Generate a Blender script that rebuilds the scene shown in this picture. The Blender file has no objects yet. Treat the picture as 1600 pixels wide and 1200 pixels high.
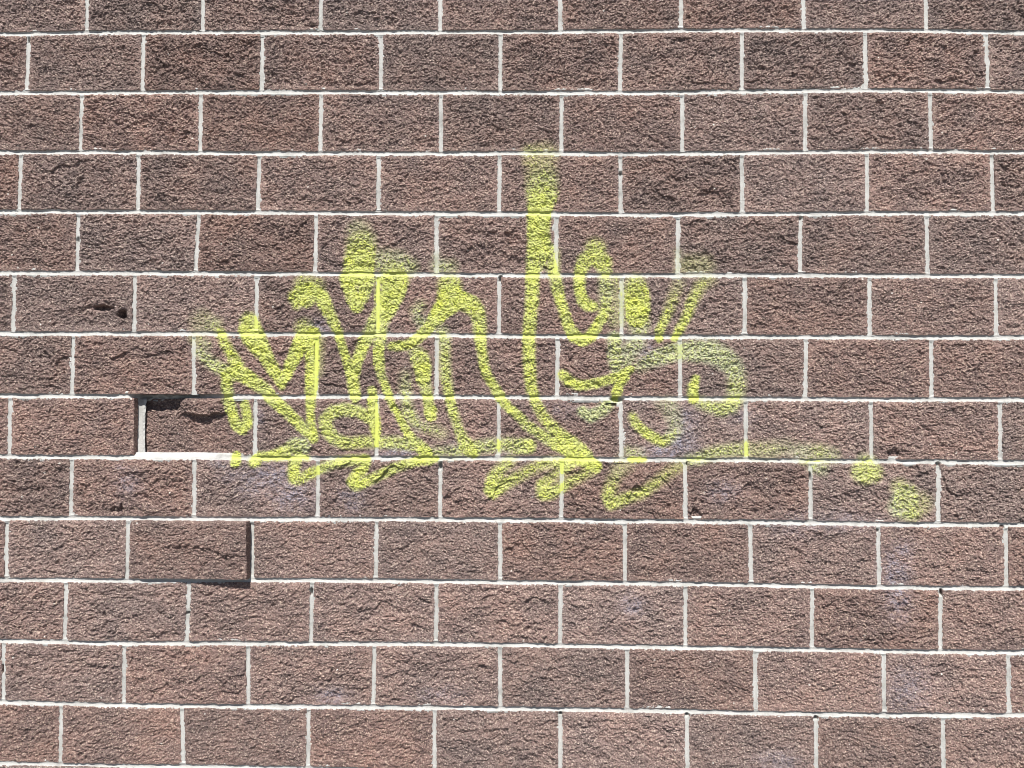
import bpy, math, random
import numpy as np
from mathutils import Matrix, Vector

random.seed(7)
RNG = np.random.default_rng(11)
scene = bpy.context.scene
COL = scene.collection

# ------------------------------------------------------------------ camera
CAM_PITCH, CAM_YAW, CAM_ROLL, CAM_DIST = 0.04809, -0.01915, 0.00411, 2.5328
def camera_axes(p, y, r):
    cp, sp, cy, sy = math.cos(p), math.sin(p), math.cos(y), math.sin(y)
    F = Vector((sy * cp, cy * cp, sp))
    R = Vector((cy, -sy, 0.0))
    U = R.cross(F)
    c, s = math.cos(r), math.sin(r)
    return R * c + U * s, U * c - R * s, F

cam_data = bpy.data.cameras.new('camera')
cam_data.sensor_width = 36.0
cam_data.lens = 1202.0 / 1600.0 * 36.0
cam_data.clip_start, cam_data.clip_end = 0.05, 400.0
cam = bpy.data.objects.new('camera', cam_data)
COL.objects.link(cam)
_R, _U, _F = camera_axes(CAM_PITCH, CAM_YAW, CAM_ROLL)
_m = Matrix((( _R.x, _U.x, -_F.x, 0.0), (_R.y, _U.y, -_F.y, -CAM_DIST), (_R.z, _U.z, -_F.z, 1.5), (0, 0, 0, 1)))
cam.matrix_world = _m
scene.camera = cam

# ------------------------------------------------------------------ sky, sun, exposure
SUN_EL, SUN_AZ = math.radians(53.0), math.radians(-5.0)     # azimuth 0 = straight at the wall, minus = from the left
world = bpy.data.worlds.new('World')
scene.world = world
world.use_nodes = True
nt = world.node_tree
bg = nt.nodes['Background']
sky = nt.nodes.new('ShaderNodeTexSky')
sky.sky_type = 'NISHITA'
sky.sun_disc = False
sky.altitude = 1800.0
sky.air_density = 0.6
sky.dust_density = 0.35
sky.sun_elevation = SUN_EL
sky.sun_rotation = math.pi - SUN_AZ
nt.links.new(sky.outputs['Color'], bg.inputs['Color'])
bg.inputs['Strength'].default_value = 0.05
sun_data = bpy.data.lights.new('sun', 'SUN')
sun_data.energy = 5.0
sun_data.angle = math.radians(0.53)
sun_data.color = (1.0, 0.965, 0.91)
sun = bpy.data.objects.new('sun', sun_data)
COL.objects.link(sun)
sun_from = Vector((math.sin(SUN_AZ) * math.cos(SUN_EL), -math.cos(SUN_AZ) * math.cos(SUN_EL), math.sin(SUN_EL)))
sun.rotation_euler = sun_from.to_track_quat('Z', 'Y').to_euler()
sun.location = sun_from * 30
scene.view_settings.view_transform = 'Standard'
scene.view_settings.look = 'None'
scene.view_settings.gamma = 1.0
scene.view_settings.use_curve_mapping = False
scene.view_settings.exposure = 0.48
scene.cycles.filter_width = 0.9
scene.cycles.diffuse_bounces = 2

# ------------------------------------------------------------------ measured layout of the wall, millimetres
# x along the wall, z above the pavement; bed joint lines, head joints (x at their top, x at their foot)
BEDS = [
    [(-1810, 3024.4), (-1367, 3027.9), (-926, 3024.7), (-489, 3021.5), (-54, 3019.1), (378, 3019.7), (807, 3018.8), (1233, 3015.7), (1657, 3004.9)],
    [(-1802, 2813.2), (-1361, 2817.4), (-922, 2814.9), (-486, 2812.4), (-53, 2810.6), (377, 2811.9), (804, 2811.7), (1229, 2809.2), (1651, 2799.2)],
    [(-1795, 2608.1), (-1355, 2608.5), (-918, 2608.9), (-484, 2604.9), (-53, 2602.5), (376, 2600.3), (802, 2603.9), (1225, 2605.4), (1645, 2598.3)],
    [(-1787, 2403.5), (-1349, 2402.4), (-914, 2397.9), (-481, 2395.7), (-52, 2395.7), (375, 2392.4), (799, 2395.7), (1221, 2398.9), (1640, 2394.5)],
    [(-1780, 2199.4), (-1343, 2198.9), (-910, 2195.8), (-479, 2192.5), (-51, 2191.0), (374, 2187.3), (797, 2189.0), (1217, 2190.7), (1634, 2190.2)],
    [(-1772, 1991.3), (-1337, 1991.5), (-906, 1989.1), (-476, 1987.6), (-50, 1984.1), (374, 1983.7), (795, 1985.0), (1213, 1983.0), (1629, 1982.2)],
    [(-1765, 1786.0), (-1332, 1786.8), (-901, 1786.6), (-474, 1785.3), (-49, 1781.5), (373, 1779.5), (792, 1780.4), (1209, 1779.1), (1623, 1780.0)],
    [(-1757, 1578.0), (-1326, 1577.3), (-897, 1577.8), (-471, 1579.7), (-48, 1579.1), (372, 1577.0), (790, 1576.3), (1205, 1575.7), (1617, 1577.2)],
    [(-1750, 1375.8), (-1320, 1374.8), (-893, 1375.4), (-469, 1376.9), (-48, 1378.0), (371, 1377.0), (787, 1376.0), (1201, 1373.9), (1612, 1372.9)],
    [(-1742, 1172.1), (-1314, 1174.8), (-889, 1175.5), (-467, 1177.2), (-47, 1177.8), (371, 1176.4), (785, 1176.5), (1197, 1171.5), (1606, 1172.2)],
    [(-1735, 970.9), (-1309, 971.2), (-885, 976.2), (-464, 977.9), (-46, 976.1), (370, 976.4), (783, 972.5), (1193, 968.7), (1601, 970.0)],
    [(-1728, 772.4), (-1303, 768.1), (-881, 772.1), (-462, 774.0), (-45, 774.5), (369, 772.8), (780, 770.6), (1189, 766.4), (1595, 767.3)],
    [(-1720, 574.3), (-1297, 568.6), (-877, 570.2), (-459, 571.7), (-44, 572.2), (368, 570.7), (778, 566.2), (1185, 565.7), (1590, 569.2)],
    [(-1713, 377.7), (-1292, 374.8), (-873, 375.9), (-457, 371.8), (-43, 372.9), (367, 372.1), (776, 368.2), (1181, 368.3), (1584, 372.5)],
]
HEADS = [
    [(-1507, -1504), (-1110, -1104), (-704, -702), (-297, -296), (109, 109), (516, 514), (926, 923), (1331, 1329)],
    [(-1703, -1704), (-1308, -1306), (-900, -900), (-497, -495), (-92, -92), (313, 309), (718, 716), (1127, 1127), (1527, 1528)],
    [(-1513, -1513), (-1106, -1104), (-696, -697), (-292, -290), (114, 113), (517, 516), (927, 922), (1337, 1337)],
    [(-1716, -1715), (-1314, -1310), (-903, -904), (-500, -498), (-93, -94), (310, 310), (713, 713), (1126, 1123), (1535, 1534)],
    [(-1512, -1511), (-1104, -1109), (-706, -707), (-303, -301), (98, 96), (500, 498), (904, 900), (1317, 1317)],
    [(-1724, -1721), (-1314, -1312), (-903, -901), (-497, -495), (-93, -92), (313, 312), (719, 717), (1127, 1124), (1537, 1534)],
    [(-1516, -1515), (-1110, -1106), (-699, -697), (-298, -298), (102, 100), (504, 504), (916, 911), (1323, 1321)],
    [(-1723, -1719), (-1298, -1296), (-899, -897), (-494, -495), (-92, -92), (308, 311), (717, 717), (1124, 1123), (1540, 1537)],
    [(-1509, -1506), (-1098, -1095), (-686, -686), (-283, -283), (116, 115), (518, 519), (926, 923), (1336, 1334)],
    [(-1719, -1715), (-1314, -1312), (-902, -898), (-491, -491), (-86, -84), (321, 321), (728, 729), (1140, 1140), (1549, 1545)],
    [(-1514, -1513), (-1106, -1109), (-701, -701), (-292, -292), (112, 111), (517, 515), (924, 922), (1335, 1331)],
    [(-1715, -1711), (-1315, -1312), (-907, -902), (-493, -494), (-84, -82), (328, 327), (739, 739), (1150, 1148), (1546, 1543)],
    [(-1518, -1515), (-1120, -1111), (-705, -704), (-295, -294), (112, 112), (519, 519), (931, 929), (1334, 1333)],
]
STROKES = [
    ('letter1', [(-1078, 1822, 44, 0.22, 0.40), (-1035, 1817, 18, 0.45, 0.40)]),
    ('letter1', [(-1105, 1772, 16, 0.40, 0.30), (-1077, 1747, 24, 0.40, 0.60)]),
    ('letter1', [(-1035, 1807, 14, 0.50, 0.10), (-1017, 1783, 14, 0.80, 0.10), (-1004, 1753, 14, 0.80, 0.10), (-977, 1708, 16, 0.90, 0.10), (-957, 1679, 18, 1.00, 0.10)]),
    ('letter1', [(-1087, 1725, 20, 0.50, 0.70), (-1054, 1693, 18, 0.65, 0.60), (-1017, 1670, 18, 0.70, 0.50), (-976, 1651, 22, 0.90, 0.20)]),
    ('letter1', [(-980, 1657, 22, 1.00, 0.10), (-963, 1657, 24, 1.00, 0.10), (-931, 1645, 24, 1.00, 0.10), (-898, 1622, 22, 0.95, 0.20), (-866, 1600, 20, 0.90, 0.30), (-846, 1572, 19, 0.95, 0.20), (-800, 1534, 18, 1.00, 0.10), (-768, 1502, 17, 1.00, 0.10), (-735, 1470, 16, 0.95, 0.30), (-703, 1439, 14, 1.00, 0.10)]),
    ('letter1', [(-999, 1651, 16, 1.00, 0.10), (-995, 1632, 17, 1.00, 0.10), (-994, 1598, 17, 0.90, 0.30), (-989, 1566, 16, 0.90, 0.30), (-976, 1514, 16, 1.00, 0.10), (-962, 1482, 18, 1.00, 0.10), (-943, 1471, 18, 1.00, 0.10), (-925, 1485, 16, 1.00, 0.10), (-926, 1509, 15, 1.00, 0.10), (-932, 1538, 15, 1.00, 0.10), (-935, 1551, 14, 1.00, 0.10)]),
    ('letter2', [(-924, 1826, 30, 0.75, 0.10), (-921, 1800, 38, 0.95, 0.10), (-910, 1777, 38, 1.00, 0.10), (-892, 1747, 32, 1.00, 0.10), (-866, 1713, 22, 1.00, 0.10), (-848, 1679, 20, 0.90, 0.10), (-826, 1645, 18, 1.00, 0.10), (-812, 1611, 10, 1.00, 0.10)]),
    ('letter2', [(-813, 1615, 12, 1.00, 0.10), (-796, 1651, 18, 1.00, 0.10), (-784, 1683, 19, 1.00, 0.10), (-765, 1722, 24, 1.00, 0.10), (-743, 1756, 32, 1.00, 0.10), (-734, 1779, 34, 0.95, 0.10), (-741, 1805, 28, 0.50, 0.10)]),
    ('letter2', [(-712, 1786, 24, 1.00, 0.00), (-711, 1737, 24, 1.00, 0.00), (-710, 1684, 22, 1.00, 0.00), (-714, 1588, 18, 1.00, 0.10), (-715, 1569, 15, 1.00, 0.10), (-714, 1524, 12, 1.00, 0.10), (-712, 1486, 12, 1.00, 0.10), (-703, 1455, 14, 1.00, 0.10), (-700, 1440, 12, 1.00, 0.10)]),
    ('letter2', [(-693, 1769, 16, 0.40, 0.10), (-692, 1662, 12, 0.35, 0.10)]),
    ('letter3', [(-766, 1882, 12, 0.80, 0.10), (-773, 1910, 20, 0.80, 0.10), (-748, 1929, 26, 0.95, 0.10), (-713, 1932, 26, 1.00, 0.10), (-685, 1910, 24, 1.00, 0.10), (-665, 1872, 20, 0.95, 0.20), (-643, 1830, 16, 0.90, 0.20), (-627, 1795, 14, 0.95, 0.10), (-620, 1769, 12, 1.00, 0.10), (-606, 1727, 13, 1.00, 0.10), (-593, 1686, 13, 1.00, 0.10), (-579, 1654, 18, 1.00, 0.10), (-573, 1616, 18, 1.00, 0.10), (-567, 1581, 17, 1.00, 0.10), (-567, 1565, 8, 1.00, 0.10)]),
    ('letter3', [(-764, 1891, 16, 0.85, 0.10), (-730, 1901, 24, 0.90, 0.10)]),
    ('letter3', [(-744, 1953, 28, 0.40, 0.10), (-701, 1949, 24, 0.40, 0.10)]),
    ('letter3', [(-560, 2126, 40, 0.32, 0.50), (-553, 2091, 48, 0.50, 0.30), (-554, 2056, 51, 0.72, 0.15), (-556, 2024, 51, 0.90, 0.10), (-560, 1996, 51, 0.95, 0.10)]),
    ('letter3', [(-597, 1975, 26, 0.95, 0.10), (-589, 1936, 21, 1.00, 0.10), (-576, 1902, 22, 1.00, 0.10), (-564, 1878, 20, 1.00, 0.10)]),
    ('letter3', [(-533, 1968, 28, 0.85, 0.30), (-538, 1936, 20, 0.90, 0.30), (-550, 1904, 20, 1.00, 0.10)]),
    ('letter3', [(-483, 2031, 40, 0.45, 0.60), (-434, 2022, 44, 0.42, 0.60), (-395, 2009, 32, 0.45, 0.50)]),
    ('letter3', [(-446, 1988, 51, 0.55, 0.30), (-438, 1966, 44, 0.85, 0.10), (-444, 1930, 40, 1.00, 0.10), (-460, 1887, 34, 1.00, 0.10), (-481, 1850, 32, 0.95, 0.20), (-500, 1816, 30, 0.85, 0.40), (-521, 1786, 22, 0.85, 0.30), (-537, 1763, 20, 0.85, 0.20), (-549, 1731, 18, 1.00, 0.10), (-561, 1696, 17, 1.00, 0.10), (-573, 1654, 18, 1.00, 0.10)]),
    ('letter3', [(-495, 1970, 8, 0.90, 0.10), (-493, 1808, 10, 1.00, 0.00)]),
    ('letter4', [(-481, 1823, 20, 0.80, 0.30), (-487, 1769, 17, 0.85, 0.30), (-491, 1728, 16, 1.00, 0.10), (-488, 1683, 15, 1.00, 0.10), (-481, 1648, 12, 0.85, 0.30), (-468, 1616, 11, 0.95, 0.10), (-454, 1578, 12, 1.00, 0.10), (-441, 1547, 10, 1.00, 0.10), (-422, 1515, 11, 1.00, 0.10), (-402, 1477, 12, 1.00, 0.10), (-391, 1458, 12, 1.00, 0.10), (-368, 1430, 17, 0.90, 0.40), (-343, 1408, 19, 1.00, 0.10), (-323, 1387, 19, 1.00, 0.10), (-319, 1372, 16, 1.00, 0.10)]),
    ('letter5', [(-519, 1508, 16, 1.00, 0.10), (-556, 1530, 18, 0.85, 0.30), (-604, 1536, 19, 0.85, 0.30), (-642, 1527, 19, 0.85, 0.30), (-664, 1501, 19, 0.90, 0.20), (-662, 1484, 19, 0.90, 0.20), (-654, 1461, 19, 0.90, 0.20), (-631, 1438, 18, 0.85, 0.30), (-598, 1424, 17, 0.80, 0.10), (-560, 1427, 17, 0.72, 0.10), (-518, 1430, 17, 0.70, 0.10), (-470, 1429, 18, 0.75, 0.30), (-419, 1427, 19, 0.75, 0.40), (-385, 1420, 18, 0.75, 0.40)]),
    ('letter5', [(-512, 1599, 12, 1.00, 0.10), (-509, 1578, 15, 1.00, 0.10), (-508, 1546, 16, 1.00, 0.10), (-507, 1515, 20, 1.00, 0.10), (-500, 1489, 18, 1.00, 0.00), (-495, 1451, 13, 1.00, 0.00), (-493, 1420, 10, 1.00, 0.00)]),
    ('letter6', [(-450, 1746, 10, 0.90, 0.10), (-427, 1746, 14, 1.00, 0.10), (-401, 1750, 15, 1.00, 0.10), (-383, 1756, 15, 1.00, 0.10), (-358, 1775, 16, 1.00, 0.10), (-333, 1800, 19, 0.95, 0.10), (-310, 1826, 23, 0.90, 0.30), (-292, 1855, 28, 1.00, 0.00), (-263, 1887, 38, 1.00, 0.00), (-254, 1915, 42, 1.00, 0.00), (-258, 1951, 36, 0.60, 0.10)]),
    ('letter6', [(-254, 1902, 36, 1.00, 0.00), (-215, 1898, 30, 1.00, 0.10), (-183, 1884, 28, 0.90, 0.10), (-164, 1859, 24, 0.90, 0.20), (-158, 1830, 20, 0.85, 0.20), (-155, 1794, 19, 0.85, 0.10), (-154, 1766, 16, 1.00, 0.10), (-147, 1728, 14, 1.00, 0.10), (-142, 1687, 14, 0.95, 0.10), (-133, 1655, 14, 1.00, 0.10), (-115, 1626, 13, 1.00, 0.10), (-93, 1589, 15, 1.00, 0.10), (-80, 1567, 15, 1.00, 0.10), (-58, 1542, 13, 1.00, 0.10), (-26, 1517, 13, 1.00, 0.10), (-1, 1488, 13, 0.85, 0.30), (40, 1460, 15, 0.85, 0.30), (78, 1438, 19, 0.85, 0.30), (126, 1413, 22, 1.00, 0.10), (157, 1392, 23, 1.00, 0.00), (188, 1375, 22, 1.00, 0.00), (223, 1354, 22, 1.00, 0.00)]),
    ('letter6', [(-368, 1863, 16, 0.50, 0.50), (-354, 1881, 16, 0.45, 0.50)]),
    ('letter6', [(-364, 1842, 16, 0.50, 0.70), (-340, 1816, 18, 0.60, 0.50)]),
    ('letter6', [(-297, 2013, 24, 0.45, 0.70), (-257, 2009, 24, 0.40, 0.50)]),
    ('letter6', [(-302, 2048, 8, 0.40, 0.70), (-299, 1994, 8, 0.60, 0.60)]),
    ('letter6', [(-281, 1794, 18, 0.60, 0.50), (-272, 1765, 17, 0.65, 0.50), (-271, 1727, 16, 0.70, 0.30), (-270, 1681, 16, 0.70, 0.30), (-267, 1642, 16, 0.75, 0.30), (-260, 1611, 15, 0.80, 0.20), (-254, 1579, 14, 1.00, 0.10), (-248, 1547, 14, 0.85, 0.20), (-238, 1516, 13, 0.85, 0.20), (-225, 1478, 13, 0.75, 0.30), (-212, 1446, 15, 0.80, 0.20), (-196, 1415, 26, 0.85, 0.20), (-177, 1398, 20, 1.00, 0.10)]),
    ('letter7', [(-367, 1729, 20, 0.60, 0.30), (-354, 1706, 28, 0.80, 0.20), (-344, 1674, 27, 1.00, 0.10), (-343, 1642, 22, 1.00, 0.10), (-334, 1610, 15, 0.75, 0.30), (-327, 1579, 17, 1.00, 0.10), (-324, 1557, 15, 1.00, 0.10), (-317, 1530, 20, 1.00, 0.00), (-314, 1515, 16, 1.00, 0.00)]),
    ('letter7', [(-401, 1648, 16, 0.35, 0.50), (-401, 1610, 18, 0.50, 0.50), (-397, 1569, 16, 0.60, 0.50), (-393, 1540, 18, 0.60, 0.40), (-377, 1506, 16, 0.65, 0.30), (-352, 1484, 14, 0.50, 0.50), (-311, 1471, 18, 0.40, 0.40), (-280, 1459, 16, 0.35, 0.40)]),
    ('letter8', [(4, 2398, 20, 0.40, 0.20), (55, 2389, 44, 0.25, 0.20)]),
    ('letter8', [(4, 2361, 14, 0.35, 0.10), (45, 2339, 48, 0.30, 0.20), (49, 2289, 51, 0.50, 0.30), (49, 2250, 48, 0.72, 0.20), (45, 2220, 42, 0.90, 0.10), (41, 2198, 38, 1.00, 0.10), (37, 2145, 36, 1.00, 0.10), (39, 2091, 36, 1.00, 0.10), (41, 2063, 40, 0.90, 0.10), (31, 2031, 32, 0.80, 0.30), (19, 2000, 22, 1.00, 0.10), (17, 1967, 20, 1.00, 0.10), (18, 1919, 20, 0.95, 0.10), (13, 1855, 19, 0.90, 0.10), (7, 1792, 19, 0.95, 0.10), (7, 1745, 19, 0.95, 0.10), (8, 1691, 18, 0.90, 0.10), (12, 1643, 17, 0.85, 0.10), (18, 1596, 16, 0.85, 0.10), (31, 1558, 15, 0.85, 0.10), (50, 1523, 15, 0.80, 0.10), (75, 1489, 17, 0.80, 0.10), (103, 1460, 19, 0.85, 0.10), (141, 1429, 24, 0.95, 0.10), (173, 1406, 24, 1.00, 0.10), (192, 1388, 22, 1.00, 0.10)]),
    ('letter9', [(71, 2074, 18, 0.75, 0.20), (79, 2044, 18, 0.70, 0.30), (86, 2006, 18, 0.80, 0.10), (95, 1968, 18, 0.75, 0.30), (102, 1932, 17, 0.85, 0.10), (111, 1894, 15, 0.95, 0.10), (124, 1856, 15, 0.95, 0.10), (137, 1814, 17, 1.00, 0.10), (159, 1779, 19, 1.00, 0.00), (184, 1766, 18, 1.00, 0.00), (210, 1779, 17, 1.00, 0.00), (229, 1811, 16, 1.00, 0.10), (251, 1846, 15, 1.00, 0.10), (260, 1878, 19, 0.70, 0.30), (264, 1920, 23, 0.60, 0.50), (261, 1958, 22, 0.62, 0.50), (261, 1990, 18, 0.70, 0.30), (251, 2025, 28, 0.80, 0.10), (226, 2051, 30, 0.80, 0.10), (194, 2033, 24, 0.75, 0.10), (178, 2003, 19, 0.85, 0.10), (173, 1968, 17, 1.00, 0.10), (175, 1932, 17, 1.00, 0.10), (184, 1900, 18, 1.00, 0.10), (200, 1883, 18, 1.00, 0.10), (216, 1879, 16, 1.00, 0.10)]),
    ('letter9', [(226, 2074, 30, 0.50, 0.10)]),
    ('letter9', [(289, 1962, 24, 0.35, 0.40), (289, 1835, 24, 0.38, 0.40)]),
    ('letter9', [(95, 2059, 8, 0.40, 0.10), (94, 1996, 10, 0.90, 0.10)]),
    ('spray_spot3', [(359, 1952, 32, 0.55, 0.20), (363, 1920, 40, 0.85, 0.05), (365, 1877, 40, 1.00, 0.00), (365, 1845, 36, 0.90, 0.05), (371, 1813, 32, 0.50, 0.50)]),
    ('spray_spot3', [(312, 1958, 8, 0.60, 0.40), (312, 1824, 8, 0.60, 0.40)]),
    ('tick1', [(436, 1773, 11, 1.00, 0.00), (436, 1797, 12, 0.95, 0.10), (449, 1825, 12, 0.85, 0.10), (462, 1854, 13, 0.70, 0.10), (474, 1886, 13, 0.50, 0.10), (487, 1918, 15, 0.38, 0.10), (500, 1956, 16, 0.32, 0.40)]),
    ('tick2', [(486, 1773, 11, 1.00, 0.00), (499, 1797, 13, 0.95, 0.10), (515, 1825, 13, 0.90, 0.10), (531, 1857, 14, 0.85, 0.10), (541, 1889, 15, 0.70, 0.10), (557, 1921, 16, 0.60, 0.10), (576, 1953, 16, 0.48, 0.10), (601, 1969, 18, 0.30, 0.10)]),
    ('spray_spot4', [(532, 2016, 32, 0.28, 0.30), (585, 2018, 32, 0.25, 0.30)]),
    ('spray_spot4', [(499, 2059, 8, 0.35, 0.50), (498, 1997, 8, 0.40, 0.50)]),
    ('letter11', [(117, 1654, 14, 0.90, 0.10), (141, 1630, 16, 0.95, 0.10), (173, 1618, 15, 1.00, 0.10), (211, 1621, 14, 1.00, 0.10), (245, 1630, 14, 1.00, 0.10), (280, 1640, 14, 0.85, 0.10), (311, 1653, 15, 1.00, 0.10), (340, 1672, 13, 1.00, 0.10)]),
    ('letter11', [(322, 1648, 14, 1.00, 0.10), (302, 1621, 15, 1.00, 0.10), (296, 1596, 16, 1.00, 0.10), (292, 1575, 12, 0.90, 0.10)]),
    ('letter11', [(289, 1773, 22, 0.72, 0.70), (290, 1735, 22, 0.72, 0.60), (293, 1697, 22, 0.66, 0.60), (301, 1665, 18, 0.66, 0.60)]),
    ('letter11', [(185, 1532, 16, 0.85, 0.95), (210, 1515, 18, 0.90, 0.95), (242, 1532, 18, 0.85, 0.90), (267, 1553, 18, 0.80, 0.80)]),
    ('letter12', [(361, 1760, 28, 0.50, 0.90), (336, 1729, 30, 0.50, 0.95), (326, 1691, 24, 0.50, 0.90)]),
    ('letter12', [(372, 1684, 20, 0.50, 0.80), (421, 1707, 24, 0.62, 0.75), (465, 1723, 28, 0.66, 0.75), (509, 1732, 30, 0.62, 0.75), (556, 1732, 34, 0.62, 0.85), (603, 1731, 38, 0.60, 0.90), (644, 1710, 36, 0.60, 0.90), (675, 1685, 30, 0.58, 0.80), (687, 1651, 28, 0.55, 0.60), (687, 1616, 26, 0.55, 0.40), (684, 1578, 26, 0.55, 0.40), (665, 1553, 24, 0.70, 0.40), (633, 1540, 20, 0.72, 0.40), (602, 1549, 18, 0.65, 0.40), (571, 1562, 18, 0.50, 0.40)]),
    ('letter12', [(555, 1641, 11, 1.00, 0.10), (546, 1615, 15, 1.00, 0.10), (543, 1590, 14, 1.00, 0.10), (548, 1578, 18, 1.00, 0.00)]),
    ('letter12', [(348, 1517, 10, 0.70, 0.10), (360, 1489, 13, 0.90, 0.10), (391, 1464, 15, 1.00, 0.10), (420, 1445, 15, 0.95, 0.10), (445, 1434, 15, 0.90, 0.10), (467, 1445, 14, 0.65, 0.40), (489, 1475, 20, 0.40, 0.70), (483, 1514, 24, 0.35, 0.90), (466, 1550, 28, 0.35, 0.90), (445, 1556, 20, 0.30, 0.90)]),
    ('letter12', [(336, 1401, 14, 0.50, 0.40), (371, 1397, 12, 0.45, 0.60)]),
    ('underline1', [(-961, 1380, 14, 1.00, 0.00), (-960, 1361, 15, 1.00, 0.00)]),
    ('underline1', [(-896, 1365, 20, 0.90, 0.10), (-880, 1380, 14, 0.95, 0.10), (-851, 1380, 14, 1.00, 0.10), (-815, 1391, 16, 0.95, 0.10), (-787, 1402, 18, 0.85, 0.30), (-764, 1414, 26, 0.80, 0.60), (-739, 1415, 25, 0.75, 0.70)]),
    ('underline1', [(-893, 1376, 8, 1.00, 0.00), (-723, 1377, 8, 0.90, 0.10)]),
    ('underline1', [(-753, 1387, 16, 0.90, 0.20), (-762, 1362, 17, 0.90, 0.10), (-767, 1334, 19, 0.90, 0.10), (-764, 1311, 19, 0.95, 0.10), (-752, 1303, 14, 0.80, 0.10), (-723, 1319, 15, 0.80, 0.10), (-689, 1335, 14, 0.90, 0.10), (-654, 1351, 15, 0.75, 0.40), (-613, 1364, 15, 0.80, 0.20), (-559, 1370, 15, 0.85, 0.10), (-530, 1370, 17, 1.00, 0.10), (-536, 1345, 16, 0.95, 0.10), (-561, 1317, 17, 0.95, 0.10), (-570, 1298, 19, 0.95, 0.10), (-561, 1285, 14, 0.85, 0.10), (-547, 1290, 15, 0.90, 0.10), (-503, 1310, 14, 0.95, 0.10), (-459, 1332, 14, 0.85, 0.20), (-415, 1351, 14, 0.85, 0.20), (-374, 1364, 14, 0.90, 0.10), (-333, 1373, 17, 1.00, 0.00), (-296, 1377, 10, 0.90, 0.10)]),
    ('underline1', [(-304, 1396, 16, 0.50, 0.50), (-248, 1396, 18, 0.50, 0.50), (-199, 1402, 18, 0.60, 0.30)]),
    ('underline1', [(-178, 1409, 22, 0.95, 0.10), (-153, 1415, 21, 0.65, 0.50), (-111, 1420, 20, 0.62, 0.50), (-69, 1424, 20, 0.60, 0.40), (-31, 1418, 24, 0.72, 0.40), (7, 1418, 22, 0.90, 0.20)]),
    ('underline1', [(-91, 1432, 8, 0.90, 0.10), (-91, 1405, 8, 0.90, 0.10)]),
    ('underline2', [(-52, 1372, 16, 0.50, 0.10), (-85, 1342, 17, 0.60, 0.20), (-107, 1311, 21, 0.85, 0.10), (-116, 1277, 21, 0.95, 0.10), (-110, 1265, 18, 0.90, 0.10), (-79, 1289, 19, 0.78, 0.10), (-41, 1311, 16, 0.65, 0.10), (0, 1333, 15, 0.55, 0.10), (41, 1355, 15, 0.52, 0.10), (85, 1365, 16, 0.55, 0.10), (122, 1360, 20, 0.85, 0.10), (157, 1372, 20, 0.85, 0.10)]),
    ('underline2', [(129, 1345, 16, 0.60, 0.10), (104, 1333, 15, 0.50, 0.10), (79, 1312, 16, 0.50, 0.10), (56, 1290, 21, 0.75, 0.10), (57, 1264, 21, 0.85, 0.10), (79, 1266, 19, 0.80, 0.10), (114, 1285, 16, 0.70, 0.10), (141, 1303, 15, 0.60, 0.10), (179, 1322, 15, 0.52, 0.10), (208, 1338, 14, 0.50, 0.10)]),
    ('underline2', [(116, 1350, 7, 0.90, 0.10), (116, 1333, 7, 0.90, 0.10)]),
    ('underline3', [(319, 1361, 28, 0.25, 0.30), (292, 1325, 16, 0.38, 0.30), (276, 1288, 18, 0.50, 0.10), (267, 1257, 19, 0.75, 0.10), (276, 1234, 19, 0.80, 0.10), (307, 1242, 17, 0.65, 0.10), (345, 1257, 15, 0.58, 0.10), (379, 1267, 15, 0.66, 0.10), (407, 1289, 14, 0.58, 0.10), (436, 1311, 13, 0.48, 0.10), (470, 1339, 15, 0.33, 0.10), (505, 1361, 15, 0.35, 0.10)]),
    ('underline3', [(340, 1376, 9, 1.00, 0.00), (384, 1376, 8, 1.00, 0.00)]),
    ('underline4', [(530, 1375, 16, 0.55, 0.50), (559, 1379, 16, 0.60, 0.50), (601, 1396, 20, 0.55, 0.40), (663, 1407, 20, 0.52, 0.40), (715, 1409, 22, 0.46, 0.40), (755, 1406, 24, 0.36, 0.40), (798, 1409, 26, 0.34, 0.40), (845, 1416, 24, 0.26, 0.50), (891, 1404, 26, 0.38, 0.80), (953, 1400, 26, 0.48, 0.40), (995, 1392, 24, 0.35, 0.60)]),
    ('underline4', [(718, 1430, 9, 0.85, 0.20), (718, 1394, 9, 0.85, 0.20)]),
    ('underline4', [(901, 1374, 8, 0.60, 0.30), (974, 1373, 8, 0.60, 0.30)]),
    ('underline4', [(936, 1358, 18, 0.50, 0.70), (961, 1348, 18, 0.50, 0.80)]),
    ('spray_spot', [(1098, 1380, 18, 0.50, 0.50), (1114, 1367, 24, 0.58, 0.40), (1097, 1340, 38, 0.62, 0.25), (1126, 1338, 28, 0.60, 0.20)]),
    ('spray_spot2', [(1212, 1287, 28, 0.42, 0.30), (1227, 1256, 46, 0.58, 0.40), (1204, 1225, 30, 0.55, 0.70), (1245, 1213, 30, 0.55, 0.30), (1280, 1240, 32, 0.28, 0.20)]),
]
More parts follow.
